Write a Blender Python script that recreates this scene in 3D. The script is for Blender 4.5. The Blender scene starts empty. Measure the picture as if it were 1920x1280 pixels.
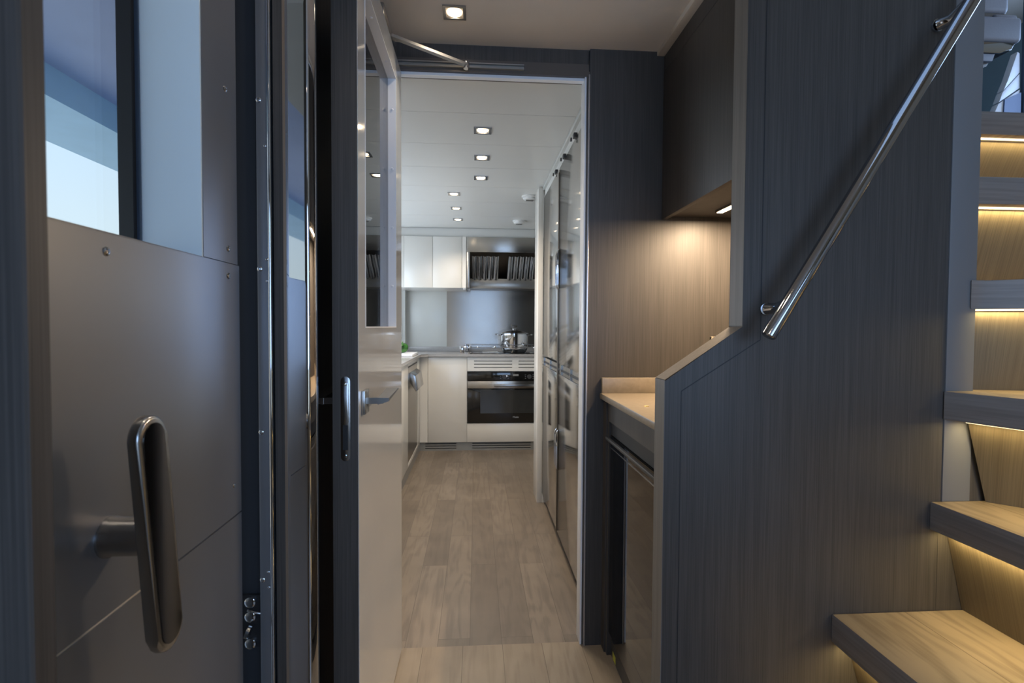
import bpy, bmesh, math, random
from mathutils import Vector, Matrix
random.seed(7)
PI = math.pi
S = bpy.context.scene
C = S.collection

# ------------------------------------------------------------------ materials
def newmat(name):
    m = bpy.data.materials.new(name); m.use_nodes = True
    nt = m.node_tree; b = nt.nodes['Principled BSDF']
    return m, nt, b
def P(name, col, rough=.5, metal=0., spec=.5, coat=0., aniso=0., emit=None, es=0., var=.04, vs=6., bump=0., bs=200., arot=0.):
    """plain material with a little procedural variation"""
    m, nt, b = newmat(name)
    N = nt.nodes; L = nt.links
    b.inputs['Roughness'].default_value = rough
    b.inputs['Metallic'].default_value = metal
    b.inputs['Specular IOR Level'].default_value = spec
    b.inputs['Coat Weight'].default_value = coat
    b.inputs['Coat Roughness'].default_value = .04
    tc = N.new('ShaderNodeTexCoord')
    nz = N.new('ShaderNodeTexNoise'); nz.inputs['Scale'].default_value = vs; nz.inputs['Detail'].default_value = 4
    L.new(tc.outputs['Object'], nz.inputs['Vector'])
    rp = N.new('ShaderNodeValToRGB')
    rp.color_ramp.elements[0].position = .3; rp.color_ramp.elements[1].position = .7
    rp.color_ramp.elements[0].color = tuple(c*(1-var) for c in col) + (1,)
    rp.color_ramp.elements[1].color = tuple(min(1, c*(1+var)) for c in col) + (1,)
    L.new(nz.outputs['Fac'], rp.inputs['Fac']); L.new(rp.outputs['Color'], b.inputs['Base Color'])
    if aniso:
        b.inputs['Anisotropic'].default_value = aniso
        b.inputs['Anisotropic Rotation'].default_value = arot
        tg = N.new('ShaderNodeTangent'); tg.direction_type = 'RADIAL'; tg.axis = 'Z'
        L.new(tg.outputs['Tangent'], b.inputs['Tangent'])
    if emit:
        b.inputs['Emission Color'].default_value = tuple(emit) + (1,)
        b.inputs['Emission Strength'].default_value = es
    if bump:
        n2 = N.new('ShaderNodeTexNoise'); n2.inputs['Scale'].default_value = bs
        L.new(tc.outputs['Object'], n2.inputs['Vector'])
        bp = N.new('ShaderNodeBump'); bp.inputs['Strength'].default_value = bump; bp.inputs['Distance'].default_value = .002
        L.new(n2.outputs['Fac'], bp.inputs['Height']); L.new(bp.outputs['Normal'], b.inputs['Normal'])
    return m
def veneer(name, c0, c1, scale=(620, 620, 5), rough=.5, broad=(55, 55, .5), bump=.12, ang=None):
    m, nt, b = newmat(name); N = nt.nodes; L = nt.links
    tc = N.new('ShaderNodeTexCoord')
    def nz(sc, det=5, dist=0.):
        mp = N.new('ShaderNodeMapping'); mp.inputs['Scale'].default_value = sc
        if ang is not None:
            mp.vector_type = 'TEXTURE'; mp.inputs['Rotation'].default_value = (0, 0, ang)
            mp.inputs['Scale'].default_value = (1/sc[0], 1/2., 1/sc[2])
        L.new(tc.outputs['Object'], mp.inputs['Vector'])
        t = N.new('ShaderNodeTexNoise'); t.inputs['Scale'].default_value = 1; t.inputs['Detail'].default_value = det
        t.inputs['Distortion'].default_value = dist
        L.new(mp.outputs['Vector'], t.inputs['Vector']); return t
    a = nz(scale); c = nz(broad, 3)
    mx = N.new('ShaderNodeMath'); mx.operation = 'MULTIPLY_ADD'; mx.inputs[1].default_value = .72
    L.new(a.outputs['Fac'], mx.inputs[0])
    m2 = N.new('ShaderNodeMath'); m2.operation = 'MULTIPLY'; m2.inputs[1].default_value = .28
    L.new(c.outputs['Fac'], m2.inputs[0]); L.new(m2.outputs[0], mx.inputs[2])
    rp = N.new('ShaderNodeValToRGB'); rp.color_ramp.elements[0].position = .36; rp.color_ramp.elements[1].position = .64
    rp.color_ramp.elements[0].color = c0 + (1,); rp.color_ramp.elements[1].color = c1 + (1,)
    L.new(mx.outputs[0], rp.inputs['Fac']); L.new(rp.outputs['Color'], b.inputs['Base Color'])
    b.inputs['Roughness'].default_value = rough
    bp = N.new('ShaderNodeBump'); bp.inputs['Strength'].default_value = bump; bp.inputs['Distance'].default_value = .001
    L.new(a.outputs['Fac'], bp.inputs['Height']); L.new(bp.outputs['Normal'], b.inputs['Normal'])
    return m
def planks(name, cA, cB, seam, row=.145, length=1.25, off=.37, rough=.42, grain=.30, wavescale=5., dx=0., dark=(.25,.2,.16)):
    m, nt, b = newmat(name); N = nt.nodes; L = nt.links
    tc = N.new('ShaderNodeTexCoord')
    sp = N.new('ShaderNodeSeparateXYZ'); L.new(tc.outputs['Object'], sp.inputs[0])
    ax = N.new('ShaderNodeMath'); ax.operation = 'ADD'; ax.inputs[1].default_value = dx; L.new(sp.outputs['X'], ax.inputs[0])
    cb = N.new('ShaderNodeCombineXYZ'); L.new(sp.outputs['Y'], cb.inputs['X']); L.new(ax.outputs[0], cb.inputs['Y'])
    br = N.new('ShaderNodeTexBrick'); br.offset = off
    br.inputs['Scale'].default_value = 1; br.inputs['Brick Width'].default_value = length; br.inputs['Row Height'].default_value = row
    br.inputs['Mortar Size'].default_value = .0011; br.inputs['Mortar Smooth'].default_value = .2
    br.inputs['Color1'].default_value = cA + (1,); br.inputs['Color2'].default_value = cB + (1,); br.inputs['Mortar'].default_value = seam + (1,)
    L.new(cb.outputs[0], br.inputs['Vector'])
    # per-plank shifted grain
    mp = N.new('ShaderNodeMapping'); mp.inputs['Scale'].default_value = (70, 3.2, 1)
    L.new(tc.outputs['Object'], mp.inputs['Vector'])
    ad = N.new('ShaderNodeVectorMath'); ad.operation = 'MULTIPLY_ADD'; ad.inputs[1].default_value = (31, 31, 31)
    L.new(br.outputs['Color'], ad.inputs[0]); L.new(mp.outputs['Vector'], ad.inputs[2])
    n1 = N.new('ShaderNodeTexNoise'); n1.inputs['Scale'].default_value = 1; n1.inputs['Detail'].default_value = 6; n1.inputs['Distortion'].default_value = .7
    L.new(ad.outputs[0], n1.inputs['Vector'])
    mp2 = N.new('ShaderNodeMapping'); mp2.inputs['Scale'].default_value = (wavescale*2.2, wavescale*.42, 1)
    L.new(tc.outputs['Object'], mp2.inputs['Vector'])
    ad2 = N.new('ShaderNodeVectorMath'); ad2.operation = 'MULTIPLY_ADD'; ad2.inputs[1].default_value = (57, 57, 57)
    L.new(br.outputs['Color'], ad2.inputs[0]); L.new(mp2.outputs['Vector'], ad2.inputs[2])
    n2 = N.new('ShaderNodeTexNoise'); n2.inputs['Scale'].default_value = 1; n2.inputs['Detail'].default_value = 2; n2.inputs['Distortion'].default_value = .3
    L.new(ad2.outputs[0], n2.inputs['Vector'])
    ms = N.new('ShaderNodeMath'); ms.operation = 'MULTIPLY'; ms.inputs[1].default_value = 42; L.new(n2.outputs['Fac'], ms.inputs[0])
    sn = N.new('ShaderNodeMath'); sn.operation = 'SINE'; L.new(ms.outputs[0], sn.inputs[0])
    s2 = N.new('ShaderNodeMath'); s2.operation = 'MULTIPLY_ADD'; s2.inputs[1].default_value = .16; s2.inputs[2].default_value = 0.; L.new(sn.outputs[0], s2.inputs[0])
    s3 = N.new('ShaderNodeMath'); s3.operation = 'ADD'; L.new(n1.outputs['Fac'], s3.inputs[0]); L.new(s2.outputs[0], s3.inputs[1])
    rp = N.new('ShaderNodeValToRGB'); rp.color_ramp.elements[0].position = .22; rp.color_ramp.elements[1].position = .58
    rp.color_ramp.elements[0].color = (1, 1, 1, 1); rp.color_ramp.elements[1].color = (0, 0, 0, 1)
    L.new(s3.outputs[0], rp.inputs['Fac'])
    gm = N.new('ShaderNodeMath'); gm.operation = 'MULTIPLY'; gm.inputs[1].default_value = grain; L.new(rp.outputs['Color'], gm.inputs[0])
    mx = N.new('ShaderNodeMix'); mx.data_type = 'RGBA'; L.new(gm.outputs[0], mx.inputs['Factor'])
    L.new(br.outputs['Color'], mx.inputs['A']); mx.inputs['B'].default_value = dark + (1,)
    # broad blotches
    n3 = N.new('ShaderNodeTexNoise'); n3.inputs['Scale'].default_value = 4.5; n3.inputs['Detail'].default_value = 5
    L.new(tc.outputs['Object'], n3.inputs['Vector'])
    mr = N.new('ShaderNodeMapRange'); mr.inputs['From Min'].default_value = .3; mr.inputs['From Max'].default_value = .7
    mr.inputs['To Min'].default_value = .84; mr.inputs['To Max'].default_value = 1.1; L.new(n3.outputs['Fac'], mr.inputs['Value'])
    vm = N.new('ShaderNodeVectorMath'); vm.operation = 'SCALE'; L.new(mx.outputs['Result'], vm.inputs[0]); L.new(mr.outputs[0], vm.inputs['Scale'])
    L.new(vm.outputs[0], b.inputs['Base Color'])
    b.inputs['Roughness'].default_value = rough
    bp = N.new('ShaderNodeBump'); bp.inputs['Strength'].default_value = .2; bp.inputs['Distance'].default_value = .001
    L.new(s3.outputs[0], bp.inputs['Height']); L.new(bp.outputs['Normal'], b.inputs['Normal'])
    return m
def glass_mat(name, tint=(.9, .95, 1.), refl=.06, rough=0.):
    m = bpy.data.materials.new(name); m.use_nodes = True
    nt = m.node_tree; N = nt.nodes; L = nt.links; N.clear()
    o = N.new('ShaderNodeOutputMaterial'); mx = N.new('ShaderNodeMixShader')
    t = N.new('ShaderNodeBsdfTransparent'); g = N.new('ShaderNodeBsdfGlossy'); g.inputs['Roughness'].default_value = rough
    lw = N.new('ShaderNodeLayerWeight'); lw.inputs['Blend'].default_value = .5
    pw = N.new('ShaderNodeMath'); pw.operation = 'POWER'; pw.inputs[1].default_value = 5.; L.new(lw.outputs['Facing'], pw.inputs[0])
    fr = N.new('ShaderNodeMath'); fr.operation = 'MULTIPLY_ADD'; fr.inputs[1].default_value = .94; fr.inputs[2].default_value = .04; L.new(pw.outputs[0], fr.inputs[0])
    nz = N.new('ShaderNodeTexNoise'); nz.inputs['Scale'].default_value = 3
    rp = N.new('ShaderNodeValToRGB'); rp.color_ramp.elements[0].color = tuple(c*.97 for c in tint) + (1,); rp.color_ramp.elements[1].color = tint + (1,)
    L.new(nz.outputs['Fac'], rp.inputs['Fac']); L.new(rp.outputs['Color'], t.inputs['Color'])
    ad = N.new('ShaderNodeMath'); ad.operation = 'ADD'; ad.inputs[1].default_value = refl; ad.use_clamp = True
    L.new(fr.outputs[0], ad.inputs[0]); L.new(ad.outputs[0], mx.inputs['Fac'])
    L.new(t.outputs[0], mx.inputs[1]); L.new(g.outputs[0], mx.inputs[2]); L.new(mx.outputs[0], o.inputs['Surface'])
    return m

V  = veneer('wood_veneer', (.042, .038, .035), (.076, .068, .062))
VE = veneer('edge_veneer', (.13, .12, .11), (.20, .185, .17))
def VRm(ang): return veneer('riser_veneer', (.115, .090, .056), (.17, .136, .086), ang=ang)
TR = planks('tread_oak', (.40, .318, .215), (.45, .36, .25), (.16, .12, .08), row=.19, length=4, off=0., grain=.62, wavescale=3.4, dx=.083, rough=.5, dark=(.20,.15,.10))
TE = veneer('tread_nose', (.20, .175, .16), (.27, .24, .22), scale=(5, 5, 150), broad=(2, 2, 30), rough=.5)
OAK = planks('oak_floor', (.26, .205, .145), (.30, .243, .175), (.12, .09, .06), row=.145, length=1.6, grain=.42, wavescale=3.2, dx=.045, dark=(.16,.12,.08))
GFL = planks('grey_oak_floor', (.15, .120, .092), (.225, .182, .140), (.09, .07, .055), row=.118, length=.95, grain=.60, wavescale=4., dx=.02, dark=(.12,.095,.075), rough=.38)
WHT = P('white_lacquer', (.72, .70, .65), .22, var=.01)
WGL = P('glossy_white_lacquer', (.57, .58, .59), .12, coat=.5, var=.01)
WCE = P('galley_ceiling_panel', (.66, .66, .63), .35, var=.01)
HCE = P('hall_ceiling_fabric', (.66, .60, .53), .7, var=.03, bump=.1)
WFR = P('white_painted_frame', (.84, .86, .90), .3, var=.01)
CRM = P('cream_panel', (.60, .61, .58), .25, var=.01)
STL = P('brushed_steel', (.50, .48, .45), .26, 1., aniso=.85, var=.03, arot=.25)
FRG = P('mirror_brushed_steel', (.56, .55, .53), .09, 1., aniso=.97, var=.01)
STD = P('dark_steel', (.40, .37, .33), .28, 1., aniso=.5, var=.05)
SAT = P('satin_steel', (.42, .42, .42), .25, 1., var=.04)
ALU = P('matte_aluminium', (.30, .29, .27), .5, .5, var=.02)
CHR = P('polished_chrome', (.60, .61, .63), .04, 1., var=.01)
RAI = P('dark_polished_steel_tube', (.40, .40, .41), .06, 1., var=.01)
MIR = P('polished_stainless', (.68, .69, .72), .025, 1., var=.01)
PNL = P('satin_grey_metal', (.245, .255, .28), .36, .6, var=.04, vs=2.5)
BRZ = P('dark_bronze', (.15, .125, .10), .35, .9)
BRN = P('bronze_rail', (.115, .10, .09), .4, .3)
BLK = P('black_rubber', (.012, .013, .016), .5)
BGL = P('black_glass', (.008, .008, .008), .06, spec=.7, var=.1)
OVG = P('oven_window_glass', (.035, .035, .033), .10, spec=.7, var=.1)
DGY = P('dark_grey_plastic', (.045, .045, .045), .4)
STO = P('beige_stone', (.29, .24, .18), .35, var=.10, vs=60, bump=.05)
GST = P('grey_quartz', (.36, .35, .34), .16, var=.08, vs=120)
PLN = P('grey_plinth', (.30, .30, .28), .35, .3)
COL = P('blue_grey_satin_paint', (.175, .18, .19), .42, var=.01)
LGT = P('light_blue_paint', (.74, .87, .98), .4, var=.01)
SLV = P('white_plastic', (.75, .75, .73), .4)
GRN = P('green_leaf', (.03, .12, .02), .22, var=.8, vs=22, spec=.6)
MRB = P('white_board', (.85, .86, .88), .3)
SFT = P('soffit_paint', (.34, .40, .62), .5)
FSC = P('fascia_paint', (.42, .66, .88), .5)
MUT = P('muted_print', (.20, .20, .21), .4)
LEA = P('grey_blue_leather', (.075, .095, .145), .5, bump=.2, bs=90)
WHP = P('white_gloss_panel', (.55, .6, .68), .3)
TEA = P('teal_grey_fabric', (.24, .33, .38), .7, bump=.3, bs=60)
PLT = P('pale_bulkhead', (.35, .30, .24), .4)
def emis(name, col, st): return P(name, (.8, .8, .8), .5, emit=col, es=st)
LED = emis('warm_led', (1., .74, .40), 2.5)
LED2 = emis('warm_led_strip', (1., .72, .42), 14.)
BUL = emis('warm_lamp', (1., .78, .52), 14.)
DSP = emis('display_glow', (.35, .5, .9), .25)
WGLASS = glass_mat('window_glass', (.86, .92, .97), 0.)
DGLASS = glass_mat('door_glass', (.62, .64, .66), .10)
CGLASS = glass_mat('cooler_glass', (.30, .27, .24), .10)
PLID = glass_mat('lid_glass', (.75, .78, .8), .12)

# ------------------------------------------------------------------ mesh helpers
class MB:
    def __init__(s): s.bm = bmesh.new()
    def box(s, x0, x1, y0, y1, z0, z1, bev=0., seg=2):
        v = [s.bm.verts.new((x, y, z)) for x in (x0, x1) for y in (y0, y1) for z in (z0, z1)]
        fs = [(0,1,3,2),(4,6,7,5),(0,4,5,1),(2,3,7,6),(0,2,6,4),(1,5,7,3)]
        F = [s.bm.faces.new([v[i] for i in f]) for f in fs]
        if bev:
            es = list({e for f in F for e in f.edges})
            bmesh.ops.bevel(s.bm, geom=es, offset=bev, segments=seg, affect='EDGES', profile=.5)
        return s
    def prism(s, pts, lo, hi, axis='z', bev=0., seg=2):
        """polygon pts (2-D) extruded along axis. z: (x,y); y: (x,z); x: (y,z)"""
        def mk(p, h):
            return {'z': (p[0], p[1], h), 'y': (p[0], h, p[1]), 'x': (h, p[0], p[1])}[axis]
        a = [s.bm.verts.new(mk(p, lo)) for p in pts]; b = [s.bm.verts.new(mk(p, hi)) for p in pts]
        n = len(pts); F = [s.bm.faces.new(a), s.bm.faces.new(b[::-1])]
        for i in range(n): F.append(s.bm.faces.new((a[i], b[i], b[(i+1) % n], a[(i+1) % n])))
        if bev:
            es = list({e for f in F[:2] for e in f.edges})
            bmesh.ops.bevel(s.bm, geom=es, offset=bev, segments=seg, affect='EDGES', profile=.5)
        return s
    def quad(s, *p):
        s.bm.faces.new([s.bm.verts.new(q) for q in p]); return s
    def slab(s, bot, top, th=.015):
        """leaning panel from bottom line to top line with thickness to the back (dx,dy)"""
        (a, b), (c, d) = bot, top
        ax = Vector(b) - Vector(a); n = Vector((-ax.y, ax.x, 0)).normalized()*th
        a, b, c, d = Vector(a), Vector(b), Vector(c), Vector(d); NU, NV = 10, 6
        def grid(off):
            return [[s.bm.verts.new((a.lerp(b, i/NU)).lerp(c.lerp(d, i/NU), j/NV) + off) for j in range(NV+1)] for i in range(NU+1)]
        f = grid(Vector()); g = grid(n)
        for i in range(NU):
            for j in range(NV):
                s.bm.faces.new((f[i][j], f[i+1][j], f[i+1][j+1], f[i][j+1])); s.bm.faces.new((g[i][j], g[i][j+1], g[i+1][j+1], g[i+1][j]))
            s.bm.faces.new((f[i][0], g[i][0], g[i+1][0], f[i+1][0])); s.bm.faces.new((f[i][NV], f[i+1][NV], g[i+1][NV], g[i][NV]))
        for j in range(NV):
            s.bm.faces.new((f[0][j], f[0][j+1], g[0][j+1], g[0][j])); s.bm.faces.new((f[NU][j], g[NU][j], g[NU][j+1], f[NU][j+1]))
        return s
    def tube(s, pts, r, n=20, cap=True):
        pts = [Vector(p) for p in pts]; rs = r if isinstance(r, (list, tuple)) else [r]*len(pts)
        rings = []; up = None
        for i, p in enumerate(pts):
            t = (pts[min(i+1, len(pts)-1)] - pts[max(i-1, 0)]).normalized()
            if up is None:
                up = t.orthogonal().normalized()
            up = (up - t*up.dot(t)).normalized()
            w = t.cross(up)
            rings.append([s.bm.verts.new(p + (up*math.cos(2*PI*k/n) + w*math.sin(2*PI*k/n))*rs[i]) for k in range(n)])
        for a, b in zip(rings, rings[1:]):
            for k in range(n): s.bm.faces.new((a[k], a[(k+1) % n], b[(k+1) % n], b[k]))
        if cap: s.bm.faces.new(rings[0][::-1]); s.bm.faces.new(rings[-1])
        return s
    def lathe(s, prof, loc, axis='z', n=32):
        """prof = [(r, h)...]"""
        rings = []
        for r, h in prof:
            ring = []
            for k in range(n):
                a = 2*PI*k/n; c, d = r*math.cos(a), r*math.sin(a)
                q = {'z': (c, d, h), 'x': (h, c, d), 'y': (c, h, d)}[axis]
                ring.append(s.bm.verts.new((loc[0]+q[0], loc[1]+q[1], loc[2]+q[2])))
            rings.append(ring)
        for a, b in zip(rings, rings[1:]):
            for k in range(n): s.bm.faces.new((a[k], a[(k+1) % n], b[(k+1) % n], b[k]))
        s.bm.faces.new(rings[0][::-1]); s.bm.faces.new(rings[-1])
        return s
    def sphere(s, c, r, u=24, v=14):
        m = Matrix.Translation(c)
        if isinstance(r, (tuple, list)): m = m @ Matrix.Diagonal((r[0], r[1], r[2], 1))
        else: m = m @ Matrix.Diagonal((r, r, r, 1))
        bmesh.ops.create_uvsphere(s.bm, u_segments=u, v_segments=v, radius=1, matrix=m); return s
    def build(s, name, mat, parent=None, smooth=35, loc=(0, 0, 0)):
        bmesh.ops.recalc_face_normals(s.bm, faces=s.bm.faces)
        me = bpy.data.meshes.new(name); s.bm.to_mesh(me); s.bm.free()
        if smooth:
            for p in me.polygons: p.use_smooth = True
            me.set_sharp_from_angle(angle=math.radians(smooth))
        me.materials.append(mat)
        o = bpy.data.objects.new(name, me); C.objects.link(o); o.location = loc
        if parent: o.parent = parent; o.location = (0, 0, 0) if loc == (0, 0, 0) else loc
        if parent and loc == (0, 0, 0): o.matrix_parent_inverse = inv(parent)
        return o
def inv(p):
    # mesh parents keep their geometry in world coordinates, so only an Empty shifts its children
    return Matrix.Translation(-p.location) if p.type == 'EMPTY' else Matrix.Identity(4)
def box(name, mat, b, parent=None, bev=0., **k): return MB().box(*b, bev=bev, **k).build(name, mat, parent)
def thing(name, label, cat, loc=(0, 0, 0), group=None):
    o = bpy.data.objects.new(name, None); C.objects.link(o); o.location = loc
    o['label'] = label; o['category'] = cat; o.empty_display_size = .05
    if group: o['group'] = group
    return o
def tag(o, label, cat, group=None):
    o['label'] = label; o['category'] = cat
    if group: o['group'] = group
    return o
def struct(o, label=None, cat=None):
    o['kind'] = 'structure'
    if label: o['label'] = label
    if cat: o['category'] = cat
    return o
def lamp(name, kind, loc, energy, col, rot=(0, 0, 0), size=None, sizey=None, spot=None, blend=.5, rad=.02):
    l = bpy.data.lights.new(name, kind); l.energy = energy; l.color = col
    if kind == 'AREA':
        l.shape = 'RECTANGLE'; l.size = size; l.size_y = sizey or size
    if kind == 'SPOT': l.spot_size = math.radians(spot); l.spot_blend = blend; l.shadow_soft_size = rad
    if kind == 'POINT': l.shadow_soft_size = rad
    o = bpy.data.objects.new(name, l); C.objects.link(o); o.location = loc; o.rotation_euler = rot
    return o

# ================================================================== SETTING
HC = 2.15          # hallway ceiling height
YD = 1.856         # plane of the doorway
# floors
struct(box('floor', OAK, (-.9, 2.4, -1.7, YD, -.03, 0)), 'pale oak plank floor of the hallway', 'floor')
struct(box('floor_galley', GFL, (-1.2, 1.1, YD, 5.45, -.03, 0)), 'grey brown oak plank floor of the galley', 'floor')
# doorway wall: veneer to the right of the doorway, above it and left of it
m = MB()
m.box(.4014, .4622, 1.832, 1.90, 0, HC+.03)
m.box(.4622, 1.15, 1.832, 1.90, 0, HC+.03)
m.box(-.9, .4014, 1.842, 1.90, 2.105, HC+.03)
m.box(-.9, -.335, 1.842, 1.90, 0, 2.105)
wd = struct(m.build('wall_back', V), 'dark striped veneer wall around the doorway', 'wall')
box('joint', BLK, (.3985, .4014, 1.8312, 1.84, 2.08, HC), wd)
# step-shaped skirting strip beside the cooler
struct(box('trim_1', V, (.4622, .478, 1.79, 1.832, 0, .90)), 'narrow dark veneer filler beside the wine cooler', 'trim')
# galley door frame (white lining, grey edge)
m = MB()
m.box(.3835, .3900, 1.838, 1.90, 0, 2.062, bev=.0015)
m.box(-.335, .3835, 1.85, 1.872, 2.052, 2.062)
struct(m.build('trim_2', WFR), 'white lining of the galley doorway', 'trim')
m = MB()
m.box(.3902, .4014, 1.840, 1.90, 0, 2.105)
m.box(-.335, .4014, 1.836, 1.90, 2.062, 2.105)
struct(m.build('trim_3', BRN), 'dark bronze doorway casing', 'trim')
struct(box('trim_4', P('silver_edge', (.60, .60, .62), .3, .8), (.3955, .4012, 1.829, 1.8395, .0, 2.068), bev=.001), 'silver edge strip of the doorway', 'trim')
# hallway ceiling with lower trim strip along the cabinets
struct(box('ceiling', HCE, (-.9, .643, -1.7, 1.842, HC+.008, HC+.05)), 'beige hallway ceiling', 'ceiling')
struct(box('trim_5', HCE, (.643, .672, -1.7, 1.832, HC-.008, HC+.05), bev=.002), 'slim beige ceiling edge strip', 'trim')
# stair well upper ceiling and far walls
struct(box('ceiling_stair', HCE, (.672, 5.2, -1.7, 5.6, 4.1, 4.15)), 'pale upper deck ceiling', 'ceiling')
struct(box('wall_right', PLT, (2.40, 2.46, -1.7, 1.5, 0, 4.1)), 'bulkhead at the outer side of the stairs', 'wall')
struct(box('wall_rear', PLT, (-.9, 2.4, -1.76, -1.7, 0, .55)), 'low wall under the window behind the photographer', 'wall')
struct(MB().box(-.9, -.55, -1.76, -1.7, .55, 2.2).box(1.9, 2.4, -1.76, -1.7, .55, 2.2).box(-.9, 2.4, -1.76, -1.7, 2.0, 4.1).build('wall_rear_upper', PLT), 'wall around the window behind the photographer', 'wall')
struct(box('window_3', WGLASS, (-.55, 1.9, -1.735, -1.725, .55, 2.0)), 'clear window behind the photographer', 'window')
struct(box('wall_left_rear', V, (-.545, -.50, -1.70, .33, 0, HC)), 'veneer wall left of the photographer', 'wall')
# wood return right beside the camera
fw = struct(MB().prism([(-.545, .33), (-.2735, .33), (-.2720, .332), (-.2720, .348), (-.2735, .35), (-.545, .35)], 0, HC).build('wall_left_front', V), 'dark veneer door casing close to the camera', 'wall')
# ---------------- stair wall (partition) ----------------
D = 1.18; T = .065
prof = [(.4445, 0), (.4445, 1.045), (.632, 1.172), (.632, 3.1), (1.2185, 3.1), (1.2185, .946), (1.31, .946), (1.31, 0)]
sw = struct(MB().prism(prof, D, D+T, axis='y', bev=.0015).build('wall_stair', V), 'dark striped veneer partition beside the stairs', 'wall')
# lighter end faces
m = MB(); m.box(.4435, .4447, D+.001, D+T-.001, 0, 1.045); m.box(.6308, .6322, D+.001, D+T-.001, 1.175, 3.1)
m.quad((.4443, D+.001, 1.0462), (.6318, D+.001, 1.1732), (.6318, D+T-.001, 1.1732), (.4443, D+T-.001, 1.0462))
m.build('edge_band', VE, sw)['label'] = 'lighter edge band of the partition'
# inset joint lines
def strip(mb, a, b, w, y):
    a = Vector(a); b = Vector(b); d = (b-a).normalized(); n = Vector((-d.y, d.x))*w/2
    mb.quad(*[(p.x, y, p.y) for p in (a-n, b-n, b+n, a+n)])
m = MB(); yj = D-.0006
strip(m, (.4838, 0), (.4838, 1.0195), .0022, yj); strip(m, (.4838, 1.0195), (.6755, 1.142), .0022, yj); strip(m, (.6755, 1.142), (.6755, 3.1), .0022, yj)
strip(m, (1.14, 0), (1.14, .745), .0007, yj)
m.build('joint', BLK, sw)
# smooth satin column strip
struct(box('trim_6', COL, (1.1465, 1.2187, D-.003, D+.03, .745, 3.1), bev=.001), 'smooth blue grey column strip by the treads', 'trim')

# ---------------- niche: counter, cooler, cabinets -------------
struct(box('wall_right_niche', V, (1.10, 1.15, D+T, 1.832, 0, HC)), 'veneer side wall of the counter niche', 'wall')
bc = thing('base_cabinet', 'dark veneer base cabinet housing the wine cooler', 'cabinet', (.75, 1.5, 0))
box('fascia', V, (.468, .486, 1.26, 1.790, .838, .9105), bc)
box('side_panel', V, (.468, 1.09, 1.772, 1.789, .0, .838), bc)
box('side_panel', V, (.50, 1.09, 1.247, 1.257, .0, .838), bc)
ct = thing('stone_countertop', 'beige stone countertop in the niche behind the partition', 'countertop', (.75, 1.5, .91))
box('worktop', STO, (.447, 1.095, 1.247, 1.830, .9108, .932), ct, bev=.003)
box('upstand', STO, (.452, 1.095, 1.812, 1.8315, .932, .987), ct, bev=.001)
tag(box('paper_chip', P('yellow_crumb', (.75, .55, .2), .6), (.505, .517, 1.50, 1.512, .932, .9335)), 'tiny yellow crumb on the beige stone countertop', 'crumb')
wc = thing('wine_cooler', 'black wine cooler with glass door under the stone countertop', 'wine cooler', (.75, 1.5, 0))
ic = MB(); x0, x1, y0, y1, z0, z1 = .50, 1.06, 1.262, 1.768, .06, .83
ic.box(x0, x1, y0, y0+.02, z0, z1).box(x0, x1, y1-.02, y1, z0, z1).box(x1-.02, x1, y0, y1, z0, z1).box(x0, x1, y0, y1, z0, z0+.02).box(x0, x1, y0, y1, z1-.02, z1)
ic.build('body', DGY, wc)
m = MB(); m.box(.472, .498, 1.265, 1.300, .09, .79).box(.472, .498, 1.70, 1.766, .09, .79).box(.472, .498, 1.30, 1.70, .735, .79).box(.472, .498, 1.30, 1.70, .09, .13)
dr = m.build('door_frame', BGL, wc)
box('door_glass', CGLASS, (.4705, .4718, 1.265, 1.72, .09, .775), dr)
box('handle', DGY, (.4525, .4625, 1.27, 1.762, .777, .788), wc, bev=.002)
box('handle_trim', SAT, (.4695, .4725, 1.262, 1.764, .748, .752), wc)
box('vent', BLK, (.475, .50, 1.262, 1.768, .792, .836), wc)
for i in range(5):
    z = .16+i*.115
    box('shelf', P('shelf_oak', (.55, .42, .28), .5), (.503, 1.03, 1.29, 1.745, z, z+.022), wc)
box('plinth', DGY, (.484, .50, 1.247, 1.772, 0, .062), wc)
tag(box('energy_sticker', P('yellow_green_sticker', (.30, .30, .02), .5), (.4700, .4705, 1.665, 1.700, .035, .06)), 'small yellow green tag at the foot of the wine cooler', 'tag')
uc = thing('wall_cabinet', 'dark veneer wall cabinet above the niche', 'cabinet', (.85, 1.55, 1.56))
box('body', V, (.70, 1.098, 1.246, 1.8315, 1.572, HC-.01), uc)
box('fascia', V, (.6695, .70, 1.246, 1.8315, 2.0845, HC-.01), uc)
box('door', V, (.6685, .6875, 1.246, 1.8315, 1.5595, 2.0825), uc, bev=.0008)
ul = thing('cabinet_light', 'slim glowing light bar under the wall cabinet', 'light', (.83, 1.5, 1.57))
box('housing', SAT, (.815, .842, 1.27, 1.72, 1.563, 1.572), ul)
box('diffuser', LED2, (.819, .838, 1.28, 1.715, 1.5615, 1.563), ul)
lamp('niche_lamp', 'AREA', (.829, 1.575, 1.559), 14, (1., .74, .48), size=.02, sizey=.27)
so = thing('wall_socket', 'small beige socket plate low on the niche wall', 'socket', (.865, 1.83, 1.13))
box('plate', STO, (.858, .93, 1.822, 1.832, 1.065, 1.138), so, bev=.001)
box('side', BLK, (.856, .858, 1.824, 1.832, 1.067, 1.136), so)

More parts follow.
